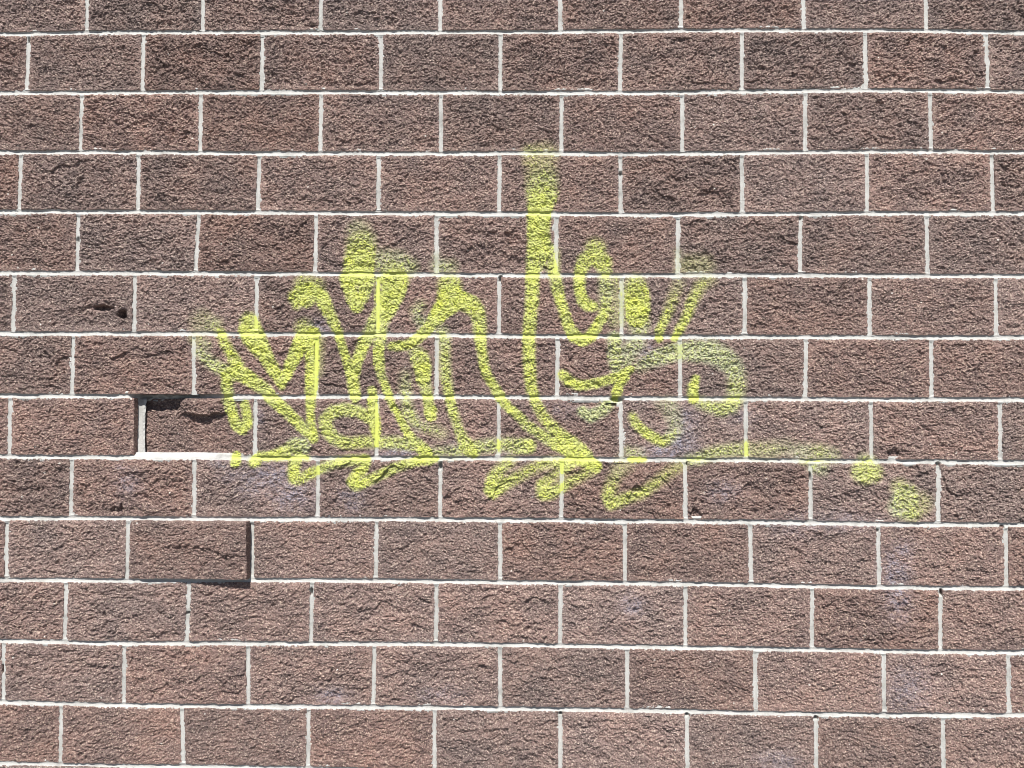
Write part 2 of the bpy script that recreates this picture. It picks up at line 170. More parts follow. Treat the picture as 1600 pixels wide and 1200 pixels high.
GHOSTS = [
    (-849, 1313, 79, 35, 0.55),
    (-774, 1257, 59, 39, 0.60),
    (-902, 1271, 43, 27, 0.35),
    (-688, 1812, 39, 19, 0.60),
    (-584, 1252, 43, 27, 0.35),
    (-568, 1231, 27, 27, 0.40),
    (-423, 1397, 59, 15, 0.85),
    (-69, 1397, 23, 11, 0.50),
    (455, 1401, 67, 17, 0.95),
    (501, 1435, 43, 35, 0.70),
    (522, 1508, 31, 31, 0.55),
    (641, 1273, 47, 31, 0.40),
    (1190, 1026, 39, 51, 0.50),
    (1200, 934, 35, 51, 0.50),
    (1216, 1088, 31, 27, 0.40),
    (345, 906, 31, 27, 0.55),
    (-631, 607, 39, 19, 0.55),
    (-272, 612, 59, 23, 0.30),
    (-1318, 1289, 35, 35, 0.40),
    (-1340, 1342, 19, 19, 0.30),
    (-1010, 1354, 27, 19, 0.35),
    (-887, 1513, 15, 27, 0.40),
    (888, 1167, 79, 35, 0.28),
    (1033, 1179, 79, 27, 0.35),
    (1227, 651, 59, 59, 0.35),
    (807, 415, 59, 27, 0.35),
    (-386, 1505, 39, 39, 0.30),
    (394, 1729, 39, 27, 0.50),
    (341, 1739, 31, 27, 0.30),
    (706, 1520, 39, 27, 0.25),
    (162, 1392, 39, 11, 0.30),
    (-977, 1312, 31, 19, 0.30),
    (99, 1538, 79, 27, 0.20),
    (-227, 1411, 27, 19, 0.40),
]

# ------------------------------------------------------------------ materials
def new_mat(name, rough=0.9, spec=0.2):
    m = bpy.data.materials.new(name)
    m.use_nodes = True
    t = m.node_tree
    b = t.nodes['Principled BSDF']
    b.inputs['Roughness'].default_value = rough
    b.inputs['Specular IOR Level'].default_value = spec
    return m, t, b

def node(t, kind, **kw):
    n = t.nodes.new(kind)
    for k, v in kw.items():
        setattr(n, k, v)
    return n

def noise(t, vec, scale, detail=4, rough=0.6):
    n = node(t, 'ShaderNodeTexNoise')
    n.inputs['Scale'].default_value = scale
    n.inputs['Detail'].default_value = detail
    n.inputs['Roughness'].default_value = rough
    t.links.new(vec, n.inputs['Vector'])
    return n

def ramp(t, src, stops, out='Color'):
    r = node(t, 'ShaderNodeValToRGB')
    e = r.color_ramp.elements
    while len(e) < len(stops):
        e.new(0.5)
    for el, (p, c) in zip(e, stops):
        el.position = p
        el.color = (c, c, c, 1) if isinstance(c, (int, float)) else (*c, 1)
    t.links.new(src, r.inputs['Fac'])
    return r.outputs['Color']

def mix(t, fac, a, b, mode='MIX'):
    n = node(t, 'ShaderNodeMix', data_type='RGBA', blend_type=mode)
    for sock, v in ((n.inputs[0], fac), (n.inputs[6], a), (n.inputs[7], b)):
        if isinstance(v, (int, float)):
            sock.default_value = v
        elif isinstance(v, tuple):
            sock.default_value = (*v, 1)
        else:
            t.links.new(v, sock)
    return n.outputs[2]

def math_node(t, op, a, b=0.5, clamp=False):
    n = node(t, 'ShaderNodeMath', operation=op, use_clamp=clamp)
    for sock, v in ((n.inputs[0], a), (n.inputs[1], b)):
        if isinstance(v, (int, float)):
            sock.default_value = v
        else:
            t.links.new(v, sock)
    return n.outputs[0]

def attr(t, name):
    return node(t, 'ShaderNodeAttribute', attribute_name=name).outputs['Fac']

PAINT, PAINT_PALE = (0.62, 0.67, 0.10), (0.49, 0.53, 0.33)

def block_material():
    m, t, b = new_mat('split_face_block')
    tc = node(t, 'ShaderNodeTexCoord')
    oi = node(t, 'ShaderNodeObjectInfo')
    off = node(t, 'ShaderNodeVectorMath', operation='SCALE')
    comb = node(t, 'ShaderNodeCombineXYZ')
    for k in range(3):
        t.links.new(oi.outputs['Random'], comb.inputs[k])
    t.links.new(comb.outputs[0], off.inputs[0])
    off.inputs['Scale'].default_value = 37.0
    add = node(t, 'ShaderNodeVectorMath', operation='ADD')
    t.links.new(tc.outputs['Object'], add.inputs[0])
    t.links.new(off.outputs[0], add.inputs[1])
    v = add.outputs[0]
    # soft clouds of redder, browner and greyer concrete
    cloud = noise(t, v, 9.0, 3, 0.55).outputs['Fac']
    base = ramp(t, cloud, [(0.32, C_DARK), (0.50, C_MID), (0.70, C_RED)])
    # aggregate: pale tan and dark chips
    n1 = noise(t, v, 170.0, 2, 0.6).outputs['Fac']
    base = mix(t, ramp(t, n1, [(0.50, 0.0), (0.72, 0.75)]), base, C_TAN)
    n2 = noise(t, v, 120.0, 2, 0.6).outputs['Fac']
    base = mix(t, ramp(t, n2, [(0.54, 0.0), (0.72, 0.8)]), base, C_CHIP)
    vor = node(t, 'ShaderNodeTexVoronoi')
    vor.inputs['Scale'].default_value = 95.0
    t.links.new(v, vor.inputs['Vector'])
    sep = node(t, 'ShaderNodeSeparateColor')
    t.links.new(vor.outputs['Color'], sep.inputs[0])
    fleck = math_node(t, 'MULTIPLY', math_node(t, 'GREATER_THAN', sep.outputs[0], 0.997), math_node(t, 'LESS_THAN', vor.outputs['Distance'], 0.32))
    base = mix(t, fleck, base, (0.62, 0.57, 0.52))
    # each block its own batch: a little lighter or darker, redder or greyer
    hs = node(t, 'ShaderNodeHueSaturation')
    t.links.new(base, hs.inputs['Color'])
    mr = node(t, 'ShaderNodeMapRange')
    t.links.new(oi.outputs['Random'], mr.inputs[0])
    mr.inputs[3].default_value, mr.inputs[4].default_value = 0.90, 1.10
    t.links.new(mr.outputs[0], hs.inputs['Value'])
    wn = node(t, 'ShaderNodeTexWhiteNoise', noise_dimensions='1D')
    t.links.new(oi.outputs['Random'], wn.inputs['W'])
    mr2 = node(t, 'ShaderNodeMapRange')
    t.links.new(wn.outputs['Value'], mr2.inputs[0])
    mr2.inputs[3].default_value, mr2.inputs[4].default_value = 0.86, 1.06
    t.links.new(mr2.outputs[0], hs.inputs['Saturation'])
    base = hs.outputs['Color']
    # faint violet grey ghosts of cleaned-off paint, then overspray
    fine = noise(t, v, 210.0, 2, 0.6).outputs['Fac']
    g = math_node(t, 'MULTIPLY', attr(t, 'ghost'), ramp(t, fine, [(0.38, 0.15), (0.6, 0.9)]))
    base = mix(t, g, base, (0.37, 0.36, 0.44))
    pc = mix(t, math_node(t, 'ADD', attr(t, 'tint'), 0.35, True), PAINT, PAINT_PALE)
    p = math_node(t, 'MULTIPLY', math_node(t, 'MULTIPLY', attr(t, 'paint'), 1.7, True), ramp(t, fine, [(0.32, 0.22), (0.62, 0.95)]))
    base = mix(t, p, base, pc)
    t.links.new(base, b.inputs['Base Color'])
    bump = node(t, 'ShaderNodeBump')
    bump.inputs['Strength'].default_value = 0.9
    bump.inputs['Distance'].default_value = 0.0042
    t.links.new(noise(t, v, 240.0, 3, 0.65).outputs['Fac'], bump.inputs['Height'])
    t.links.new(bump.outputs[0], b.inputs['Normal'])
    return m

C_DARK, C_MID, C_RED = (0.174, 0.124, 0.116), (0.232, 0.158, 0.142), (0.278, 0.180, 0.154)
C_TAN, C_CHIP = (0.62, 0.49, 0.40), (0.075, 0.056, 0.055)

def mortar_material():
    m, t, b = new_mat('mortar')
    tc = node(t, 'ShaderNodeTexCoord')
    v = tc.outputs['Object']
    a = noise(t, v, 11.0, 6, 0.72).outputs['Fac']
    base = ramp(t, a, [(0.30, (0.32, 0.315, 0.30)), (0.47, (0.48, 0.475, 0.455)), (0.66, (0.56, 0.555, 0.535))])
    s_ = noise(t, v, 260.0, 2, 0.6).outputs['Fac']
    base = mix(t, ramp(t, s_, [(0.56, 0.0), (0.74, 0.5)]), base, (0.36, 0.35, 0.33))
    pc = mix(t, attr(t, 'tint'), PAINT, PAINT_PALE)
    wear = noise(t, v, 60.0, 4, 0.7).outputs['Fac']
    base = mix(t, math_node(t, 'MULTIPLY', attr(t, 'paint'), ramp(t, wear, [(0.34, 0.35), (0.58, 0.95)])), base, pc)
    t.links.new(base, b.inputs['Base Color'])
    bump = node(t, 'ShaderNodeBump')
    bump.inputs['Strength'].default_value = 0.5
    bump.inputs['Distance'].default_value = 0.001
    t.links.new(noise(t, v, 300.0, 3, 0.6).outputs['Fac'], bump.inputs['Height'])
    t.links.new(bump.outputs[0], b.inputs['Normal'])
    return m

def paint_material():
    m, t, b = new_mat('spray_paint', 0.6, 0.3)
    tc = node(t, 'ShaderNodeTexCoord')
    v = tc.outputs['Object']
    pc = mix(t, attr(t, 'tint'), PAINT, PAINT_PALE)
    n = noise(t, v, 190.0, 3, 0.65).outputs['Fac']
    thin = math_node(t, 'MULTIPLY', ramp(t, n, [(0.44, 0.0), (0.62, 0.9)]), attr(t, 'rough'))
    thin = math_node(t, 'MULTIPLY', thin, math_node(t, 'SUBTRACT', 1.6, attr(t, 'paint')), True)
    # soaked into the rough concrete the coat is thinner and paler than on the smooth joints
    soak = noise(t, v, 26.0, 3, 0.6).outputs['Fac']
    pale = math_node(t, 'MULTIPLY', ramp(t, soak, [(0.35, 0.12), (0.65, 0.75)]), attr(t, 'rough'))
    pc = mix(t, math_node(t, 'MULTIPLY', math_node(t, 'SUBTRACT', 1.0, attr(t, 'rough')), 0.3), pc, (0.55, 0.60, 0.27))
    pc = mix(t, pale, pc, (0.46, 0.50, 0.19))
    base = mix(t, thin, pc, (0.19, 0.15, 0.10))
    t.links.new(base, b.inputs['Base Color'])
    return m

def pavement_material():
    m, t, b = new_mat('worn_pavement')
    v = node(t, 'ShaderNodeTexCoord').outputs['Object']
    t.links.new(ramp(t, noise(t, v, 3.0, 6, 0.65).outputs['Fac'], [(0.3, (0.10, 0.10, 0.10)), (0.7, (0.15, 0.147, 0.14))]), b.inputs['Base Color'])
    return m

MAT_BLOCK, MAT_MORTAR, MAT_PAINT, MAT_PAVE = block_material(), mortar_material(), paint_material(), pavement_material()

# ------------------------------------------------------------------ noise in numpy
def hash01(ix, iy, seed):
    h = (ix.astype(np.int64) * 374761393 + iy.astype(np.int64) * 668265263 + seed * 1442695041) & 0xFFFFFFFF
    h = ((h ^ (h >> 13)) * 1274126177) & 0xFFFFFFFF
    h = ((h ^ (h >> 16)) * 2246822519) & 0xFFFFFFFF
    h = h ^ (h >> 15)
    return (h & 0xFFFFFF).astype(np.float32) / 16777216.0

def perlin(x, y, seed):
    xi, yi = np.floor(x), np.floor(y)
    fx, fy = x - xi, y - yi
    u, v = fx * fx * fx * (fx * (fx * 6 - 15) + 10), fy * fy * fy * (fy * (fy * 6 - 15) + 10)
    def g(dx, dy):
        a = hash01(xi + dx, yi + dy, seed) * (2 * math.pi)
        return np.cos(a) * (fx - dx) + np.sin(a) * (fy - dy)
    a, b = g(0, 0), g(1, 0)
    c, d = g(0, 1), g(1, 1)
    return ((a + (b - a) * u) * (1 - v) + (c + (d - c) * u) * v) * 1.5

def crumb(x, y, seed, tilt):
    """broken aggregate: every cell is one tilted facet at its own height, -1..1"""
    xi, yi = np.floor(x), np.floor(y)
    best = np.full(x.shape, 9.0, np.float32)
    val = np.zeros(x.shape, np.float32)
    for dx in (-1, 0, 1):
        for dy in (-1, 0, 1):
            cx, cy = xi + dx, yi + dy
            px, py = x - cx - hash01(cx, cy, seed), y - cy - hash01(cx, cy, seed + 1)
            d = px * px + py * py
            h = hash01(cx, cy, seed + 2) * 2 - 1 + tilt * ((hash01(cx, cy, seed + 3) * 2 - 1) * px + (hash01(cx, cy, seed + 4) * 2 - 1) * py)
            k = d < best
            val = np.where(k, h, val)
            best = np.where(k, d, best)
    return val

def smooth(a, b, x):
    t = np.clip((x - a) / (b - a), 0, 1)
    return t * t * (3 - 2 * t)

# ------------------------------------------------------------------ sprayed paint density on the wall plane
PREP = []
for g, pts in STROKES:
    P = np.array(pts, float)
    if len(P) == 1:
        P = np.vstack([P, P + np.array([0.5, 0, 0, 0, 0])])
    r = P[:, 2].max() + 45
    PREP.append((g, P, (P[:, 0].min() - r, P[:, 0].max() + r, P[:, 1].min() - r, P[:, 1].max() + r)))

def paint_at(X, Z):
    """density, tint and the letter each point belongs to"""
    dens = np.zeros(X.shape, np.float32)
    tint = np.zeros(X.shape, np.float32)
    own = np.full(X.shape, -1, np.int32)
    x0, x1, z0, z1 = X.min(), X.max(), Z.min(), Z.max()
    hit = False
    for gi, (g, P, bb) in enumerate(PREP):
        if bb[0] > x1 or bb[1] < x0 or bb[2] > z1 or bb[3] < z0:
            continue
        if not hit:
            wob = 2.2 * perlin(X / 16.0, Z / 16.0, 71) + 1.2 * perlin(X / 6.0, Z / 6.0, 72)
            hit = True
        for a, b in zip(P[:-1], P[1:]):
            d = b[:2] - a[:2]
            L = d @ d + 1e-6
            t = np.clip(((X - a[0]) * d[0] + (Z - a[1]) * d[1]) / L, 0, 1)
            dist = np.hypot(X - a[0] - t * d[0], Z - a[1] - t * d[1])
            hw, st = a[2] + t * (b[2] - a[2]), a[3] + t * (b[3] - a[3])
            soft = 15.0 + 34.0 * (1 - st)
            f = st * (1 - smooth(-0.55, 0.6, (dist + wob - hw) / soft))
            k = f > dens
            dens = np.where(k, f, dens)
            tint = np.where(k, a[4] + t * (b[4] - a[4]), tint)
            own = np.where(k, gi, own)
    return dens, tint, own

def ghost_at(X, Z):
    out = np.zeros(X.shape, np.float32)
    for gx, gz, rx, rz, st in GHOSTS:
        if abs(X.mean() - gx) > 330 or abs(Z.mean() - gz) > 220:
            continue
        d = ((X - gx) / rx) ** 2 + ((Z - gz) / rz) ** 2
        out = np.maximum(out, min(1.0, 1.35 * st) * np.exp(-d * 0.7))
    if out.max() > 0.02:
        out = np.clip(out * (0.75 + 0.8 * perlin(X / 22.0, Z / 16.0, 88)), 0, 1)
    return out

# ------------------------------------------------------------------ mesh helpers
def make_mesh(name, verts, quads, ngons=(), mat=None, attrs=None):
    """verts (n,3) metres, quads (m,4); extra ngons as index lists"""
    me = bpy.data.meshes.new(name)
    loops = np.concatenate([np.asarray(quads, np.int32).ravel()] + [np.asarray(n, np.int32) for n in ngons])
    starts = np.arange(len(quads), dtype=np.int32) * 4
    pos = len(quads) * 4
    extra = []
    for n in ngons:
        extra.append(pos)
        pos += len(n)
    starts = np.concatenate([starts, np.array(extra, np.int32)])
    me.vertices.add(len(verts))
    me.vertices.foreach_set('co', np.asarray(verts, np.float32).ravel())
    me.loops.add(len(loops))
    me.loops.foreach_set('vertex_index', loops)
    me.polygons.add(len(starts))
    me.polygons.foreach_set('loop_start', starts)
    for k, v in (attrs or {}).items():
        a = me.attributes.new(k, 'FLOAT', 'POINT')
        a.data.foreach_set('value', np.asarray(v, np.float32).ravel())
    me.update(calc_edges=True)
    me.shade_flat()
    if mat:
        me.materials.append(mat)
    return me

def link(name, me, parent=None, loc=(0, 0, 0)):
    o = bpy.data.objects.new(name, me)
    COL.objects.link(o)
    o.parent = parent
    o.location = loc
    return o

def grid_quads(nv, nu):
    i = np.arange((nv - 1) * (nu - 1))
    r, c = i // (nu - 1), i % (nu - 1)
    a = r * nu + c
    return np.stack([a, a + 1, a + nu + 1, a + nu], 1)

def grid_normals(X, O, Z):
    """outward normals of a height grid; O is the distance out of the wall"""
    a = [np.gradient(q, axis=1) for q in (X, -O, Z)]
    b = [np.gradient(q, axis=0) for q in (X, -O, Z)]
    n = np.stack([a[1] * b[2] - a[2] * b[1], a[2] * b[0] - a[0] * b[2], a[0] * b[1] - a[1] * b[0]], -1)
    n /= np.linalg.norm(n, axis=-1, keepdims=True) + 1e-9
    flip = n[..., 1:2] > 0
    return np.where(flip, -n, n)

FILM = {}      # letter -> list of (verts, quads, paint, tint, rough)
def box_blur(a, k):
    for ax in (0, 1):
        p = np.pad(a, [(k, k) if i == ax else (0, 0) for i in (0, 1)], mode='edge')
        c = np.cumsum(p, axis=ax)
        n = a.shape[ax]
        hi_, lo_ = np.take(c, np.arange(2 * k, 2 * k + n), axis=ax), np.take(c, np.arange(0, n) - 1, axis=ax, mode='clip')
        if ax == 0: lo_[0] = 0
        else: lo_[:, 0] = 0
        a = (hi_ - lo_) / (2 * k + 1)
    return a

def collect_film(X, O, Z, dens, tint, own, rough):
    if dens.max() < 0.3:
        return
    quads = grid_quads(*X.shape)
    n = perlin(X / 4.2, Z / 4.2, 91) * 0.36 + perlin(X / 10.0, Z / 10.0, 92) * 0.24
    if not rough:
        n = n * 2.4 - 0.1
    n = n * (1.25 - 0.75 * smooth(0.8, 1.0, dens))
    if rough:                                   # a light coat catches the high grains and misses the hollows
        n = n + np.clip((O - box_blur(O, 4)) * 0.22 - 0.06, -0.8, 0.12) * (1.15 - 0.6 * smooth(0.8, 1.0, dens))
    sc = (dens + n * (1.0 if rough else 0.25)).ravel()[quads].mean(1)
    keep = sc > 0.52
    if not keep.any():
        return
    quads = quads[keep]
    ow = own.ravel()[quads[:, 0]]
    N = grid_normals(X, O, Z).reshape(-1, 3)
    V = np.stack([X, -O, Z], -1).reshape(-1, 3) + N * 0.35 + np.array([0, -0.3, 0])
    names = np.array([g for g, _, _ in PREP])
    for g in set(names[ow[ow >= 0]]):
        q = quads[(ow >= 0) & (names[np.maximum(ow, 0)] == g)]
        u, inv = np.unique(q, return_inverse=True)
        FILM.setdefault(g, []).append((V[u], inv.reshape(-1, 4), dens.ravel()[u], tint.ravel()[u], np.full(len(u), float(rough))))

# ------------------------------------------------------------------ the wall
wall = bpy.data.objects.new('block_wall', None)
COL.objects.link(wall)
wall['label'] = 'reddish brown wall of rough split-face blocks with pale mortar and a yellow-green graffiti tag'
wall['category'] = 'wall'
wall['kind'] = 'thing'

PITCH_X, PITCH_Z = 406.4, 203.2
B = [np.array(b, float) for b in BEDS]
for k in range(2):
    nb = B[-1].copy(); nb[:, 1] -= PITCH_Z; B.append(nb)
top = B[0].copy(); top[:, 1] += PITCH_Z; B.insert(0, top)
H = [list(h) for h in HEADS]
H.append([(a - 3, b - 4) for a, b in H[11]])
H.append([(a - 3, b - 4) for a, b in H[12]])
H.insert(0, [(a, b) for a, b in H[1]])
ROWS = len(H)                       # 16 courses, number 0 and the last two lie outside the photograph
for h in H:
    while h[0][0] > -2450: h.insert(0, (h[0][0] - PITCH_X, h[0][1] - PITCH_X))
    while h[-1][0] < 2300: h.append((h[-1][0] + PITCH_X, h[-1][1] + PITCH_X))

def bed(r, x):
    b = B[r]
    return np.interp(x, b[:, 0], b[:, 1]) + 0.9 * perlin(x / 130.0, np.full(np.shape(x), r * 7.3), 5)

HB, HH = 7.3, 6.8                   # half heights of bed and head joints
STEP = 2.45
SOFTCUT = 6.0

def ellipse(X, Z, cx, cz, rx, rz, depth, rough=0.35):
    d = np.hypot((X - cx) / rx, (Z - cz) / rz) + rough * perlin(X / 13.0, Z / 13.0, 55)
    return -depth * (1 - smooth(0.55, 1.15, d))

def special(r, X, Z, S_):
    """breaks, pits and shifted blocks one can tell in the photograph; r counts from the top course in view"""
    o = np.zeros_like(X)
    cx, cz = X.mean(), Z.mean()
    jag = 7 * perlin(X / 26.0, Z / 26.0, 31) + 4 * perlin(X / 9.0, Z / 9.0, 32)
    if r == 7 and -1290 < cx < -900:                 # set back on its left, its top edge broken
        o -= 42 * (1 - S_)
        chunk = smooth(0, 9, Z - 1512 + jag - 10 * smooth(-1060, -1010, X)) * smooth(-1175, -1125, X + jag) * (1 - smooth(-1035, -960, X + jag))
        o += 20 * chunk
        o -= 11 * smooth(0, 14, Z - 1526 + jag) * (1 - smooth(-1180, -1160, X + jag))
    if r == 9 and -1310 < cx < -900:                 # stands proud on its right
        o += 38 * S_
        o -= 6 * (1 - smooth(-8, 5, Z - 1074 + jag * 1.3 - 14 * np.sin((X + 1200) / 60.0))) * smooth(-1230, -1130, X)
    if r == 5 and -1760 < cx < -1320:                # lower half broken away, two deep holes
        led = 1852 + (X + 1640) * 0.15
        o -= 6.5 * smooth(-1660, -1520, X) * (1 - smooth(-9, 5, Z - led + jag))  * (1 - smooth(-1400, -1350, X)) * smooth(1791, 1822, Z)
        o += ellipse(X, Z, -1420, 1873, 34, 10, 26, 0.3)
        o += ellipse(X, Z, -1354, 1850, 18, 17, 42, 0.15)
    if r == 7 and -90 < cx < 310:
        o += ellipse(X, Z, 292, 1572, 42, 26, 16)
        o += ellipse(X, Z, 200, 1560, 60, 14, 6)
    if r == 8:
        o += ellipse(X, Z, 552, 1200, 20, 15, 12) + ellipse(X, Z, -1352, 1201, 20, 14, 10)
    if r == 7:
        o += ellipse(X, Z, 1195, 1395, 30, 16, 9) + ellipse(X, Z, -730, 1393, 60, 14, 5)
    if r == 3:
        o += ellipse(X, Z, -1130, 2412, 18, 10, 8)
    return o

PERL_SCALES = None
def relief(X, Z, seed, ox, oz, rough):
    x, z = X + ox, Z + oz
    wx = x + 2.6 * perlin(x / 12.0, z / 12.0, seed + 1)
    wz = z + 2.6 * perlin(x / 12.0, z / 12.0, seed + 2)
    o = 3.6 * perlin(x / 210.0, z / 130.0, seed + 3)
    o += 2.4 * perlin(x / 75.0, z / 48.0, seed + 4)
    fx, fz = x + 9.0 * perlin(x / 30.0, z / 30.0, seed + 15), z + 9.0 * perlin(x / 30.0, z / 30.0, seed + 16)
    o += 1.7 * crumb(fx / 92.0, fz / 58.0, seed + 30, 2.6) * rough           # broad broken facets
    o += 1.0 * crumb(fx / 38.0, fz / 25.0, seed + 40, 1.8) * rough
    o += 2.2 * perlin(wx / 27.0, wz / 18.0, seed + 6)
    o += 1.5 * crumb(wx / 12.5, wz / 10.0, seed + 10, 1.2) * (0.7 + 0.5 * rough)
    o += 2.2 * crumb(wx / 6.4, wz / 5.7, seed + 20, 1.3)
    o += 1.2 * perlin(x / 5.0, z / 4.6, seed + 7)
    return o

def build_block(r, x_l, x_r, own_mesh):
    """x_l, x_r: (top, foot) of the head joints at both ends"""
    top_r, bot_r = r + 0, r + 1
    w = (x_r[0] + x_r[1] - x_l[0] - x_l[1]) / 2 - 2 * HH
    nu = int(round(w / STEP)) + 1
    nv = int(round((PITCH_Z - 2 * HB) / STEP)) + 1
    s = np.linspace(0, 1, nu)[None, :]
    t = np.linspace(0, 1, nv)[:, None]              # 0 foot, 1 top
    xl = x_l[1] + (x_l[0] - x_l[1]) * t + HH
    xr = x_r[1] + (x_r[0] - x_r[1]) * t - HH
    X = xl + (xr - xl) * s
    zt, zb = bed(top_r, X[-1]) - HB, bed(bot_r, X[0]) + HB
    Z = zb[None, :] + (zt - zb)[None, :] * t
    S_ = np.broadcast_to(s, X.shape)
    seed = int(RNG.integers(1, 900)) * 50
    ox, oz = RNG.uniform(-9000, 9000, 2)
    rough = RNG.uniform(0.3, 1.3)
    if r - 1 in (7, 9) and x_l[0] > -1340 and x_r[0] < -850:
        rough = 0.35
    de_l, de_r = S_ * w, (1 - S_) * w
    ht = (zt - zb)[None, :]
    de_t, de_b = (1 - t) * ht, t * ht
    edge = np.minimum(np.minimum(de_l, de_r), np.minimum(de_t, de_b))
    O = relief(X, Z, seed, ox, oz, rough)
    # the split face leans a little and its arrises are chipped
    O += RNG.normal(0, 0.9) + RNG.normal(0, 1.3) * (S_ - 0.5) + RNG.normal(0, 0.8) * (t - 0.5)
    damp = smooth(0, 22, edge)
    O = O * (0.45 + 0.55 * damp)
    chip = np.clip(perlin((X + ox) / 14.0, (Z + oz) / 14.0, seed + 8), 0, 1)
    O -= (1.6 + 5.0 * chip) * np.exp(-np.minimum(np.minimum(de_l, de_r), de_t) / 3.5)
    O -= (0.6 + 2.5 * chip) * np.exp(-de_b / 3.0)
    O += 1.2
    O += special(r - 1, X, Z, S_)
    # ragged outline
    k = np.exp(-edge / 6.0)
    jx = 1.9 * perlin((X + ox) / 10.0, (Z + oz) / 10.0, seed + 9) + 1.2 * perlin((X + ox) / 45.0, (Z + oz) / 45.0, seed + 11)
    jz = 1.6 * perlin((X + ox) / 10.0, (Z + oz) / 10.0, seed + 12) + 1.2 * perlin((X + ox) / 60.0, (Z + oz) / 60.0, seed + 13)
    X, Z = X + jx * k, Z + jz * k
    dens, tint, own = paint_at(X, Z)
    gh = ghost_at(X, Z)
    collect_film(X, O, Z, dens, tint, own, True)
    cx, cz = (xl.mean() + xr.mean()) / 2, (zt.mean() + zb.mean()) / 2
    V = np.stack([X - cx, -O, Z - cz], -1).reshape(-1, 3)
    idx = np.arange(nv * nu).reshape(nv, nu)
    loop = np.concatenate([idx[0, :], idx[1:, -1], idx[-1, -2::-1], idx[-2:0:-1, 0]])
    back = V[loop].copy(); back[:, 1] = 150.0
    nb = len(V)
    m = len(loop)
    a = np.arange(m); b_ = (a + 1) % m
    side = np.stack([loop[a], nb + a, nb + b_, loop[b_]], 1)
    V = np.vstack([V, back])
    quads = np.vstack([grid_quads(nv, nu), side])
    z0 = np.zeros(m, np.float32)
    me = make_mesh('block', V / 1000, quads, [nb + np.arange(m)], MAT_BLOCK,
                   dict(paint=np.concatenate([dens.ravel(), z0]), tint=np.concatenate([tint.ravel(), z0]), ghost=np.concatenate([gh.ravel(), z0])))
    o = link('block', me, wall, (cx / 1000, 0, cz / 1000))
    if r - 1 == 7 and -1290 < cx < -900: o['label'] = 'sunken block with a broken top edge in deep shadow'
    if r - 1 == 9 and -1310 < cx < -900: o['label'] = 'block standing proud of the wall and casting a shadow'
    if r - 1 == 5 and cx < -1320: o['label'] = 'block with two dark holes in its broken lower half'
    return o, dens.max() < 0.05

plain, later = [], []
for r in range(ROWS):
    h = H[r]
    for a, b in zip(h[:-1], h[1:]):
        seen = 1 <= r <= 13 and max(b) > -1850 and min(a) < 1700
        if seen:
            o, clean = build_block(r, a, b, True)
            if clean and abs(o.location.x) < 1.3:
                plain.append(o)
        else:
            later.append((r, a, b))
for r, a, b in later:                      # the wall goes on beyond the picture: more blocks, shared meshes
    src = random.choice(plain)
    c = src.copy()
    COL.objects.link(c)
    c.parent = wall
    x = (sum(a) + sum(b)) / 4
    c.location = (x / 1000, 0.0, (float(bed(r, np.array([x]))[0]) + float(bed(r + 1, np.array([x]))[0])) / 2000)

# ------------------------------------------------------------------ mortar: concave, raked joints, one bed per course and the head joints between
PITS = [(-88, 1973, 7, 12), (-283, 1352, 7, 14), (921, 1323, 7, 16), (1338, 954, 7, 13), (1337, 1366, 8, 8), (528, 1364, 6, 8), (113, 558, 8, 6),
        (518, 558, 8, 6), (931, 553, 8, 8), (-1702, 2793, 5, 9), (297, 1573, 26, 12), (-1112, 1961, 6, 8), (-85, 545, 6, 5), (-703, 939, 5, 14), (-1109, 867, 9, 4),
        (-1718, 681, 4, 16), (-282, 922, 5, 14), (-1512, 2105, 5, 10), (904, 2176, 8, 7), (311, 2328, 7, 8), (1135, 1150, 8, 6), (1537, 1165, 8, 5)]
MV, MQ, MP, MT = [], [], [], []
def mortar_strip(X, O, Z):
    dens, tint, own = paint_at(X, Z)
    for px, pz, rx, rz in PITS:
        if abs(X.mean() - px) > 2600 or abs(Z.mean() - pz) > 220: continue
        O = O - 22 * (1 - smooth(0.5, 1.1, np.hypot((X - px) / rx, (Z - pz) / rz)))
    collect_film(X, O, Z, dens, tint, own, False)
    n0 = sum(len(v) for v in MV)
    MV.append(np.stack([X, -O, Z], -1).reshape(-1, 3))
    MQ.append(grid_quads(*X.shape) + n0)
    MP.append(dens.ravel()); MT.append(tint.ravel())

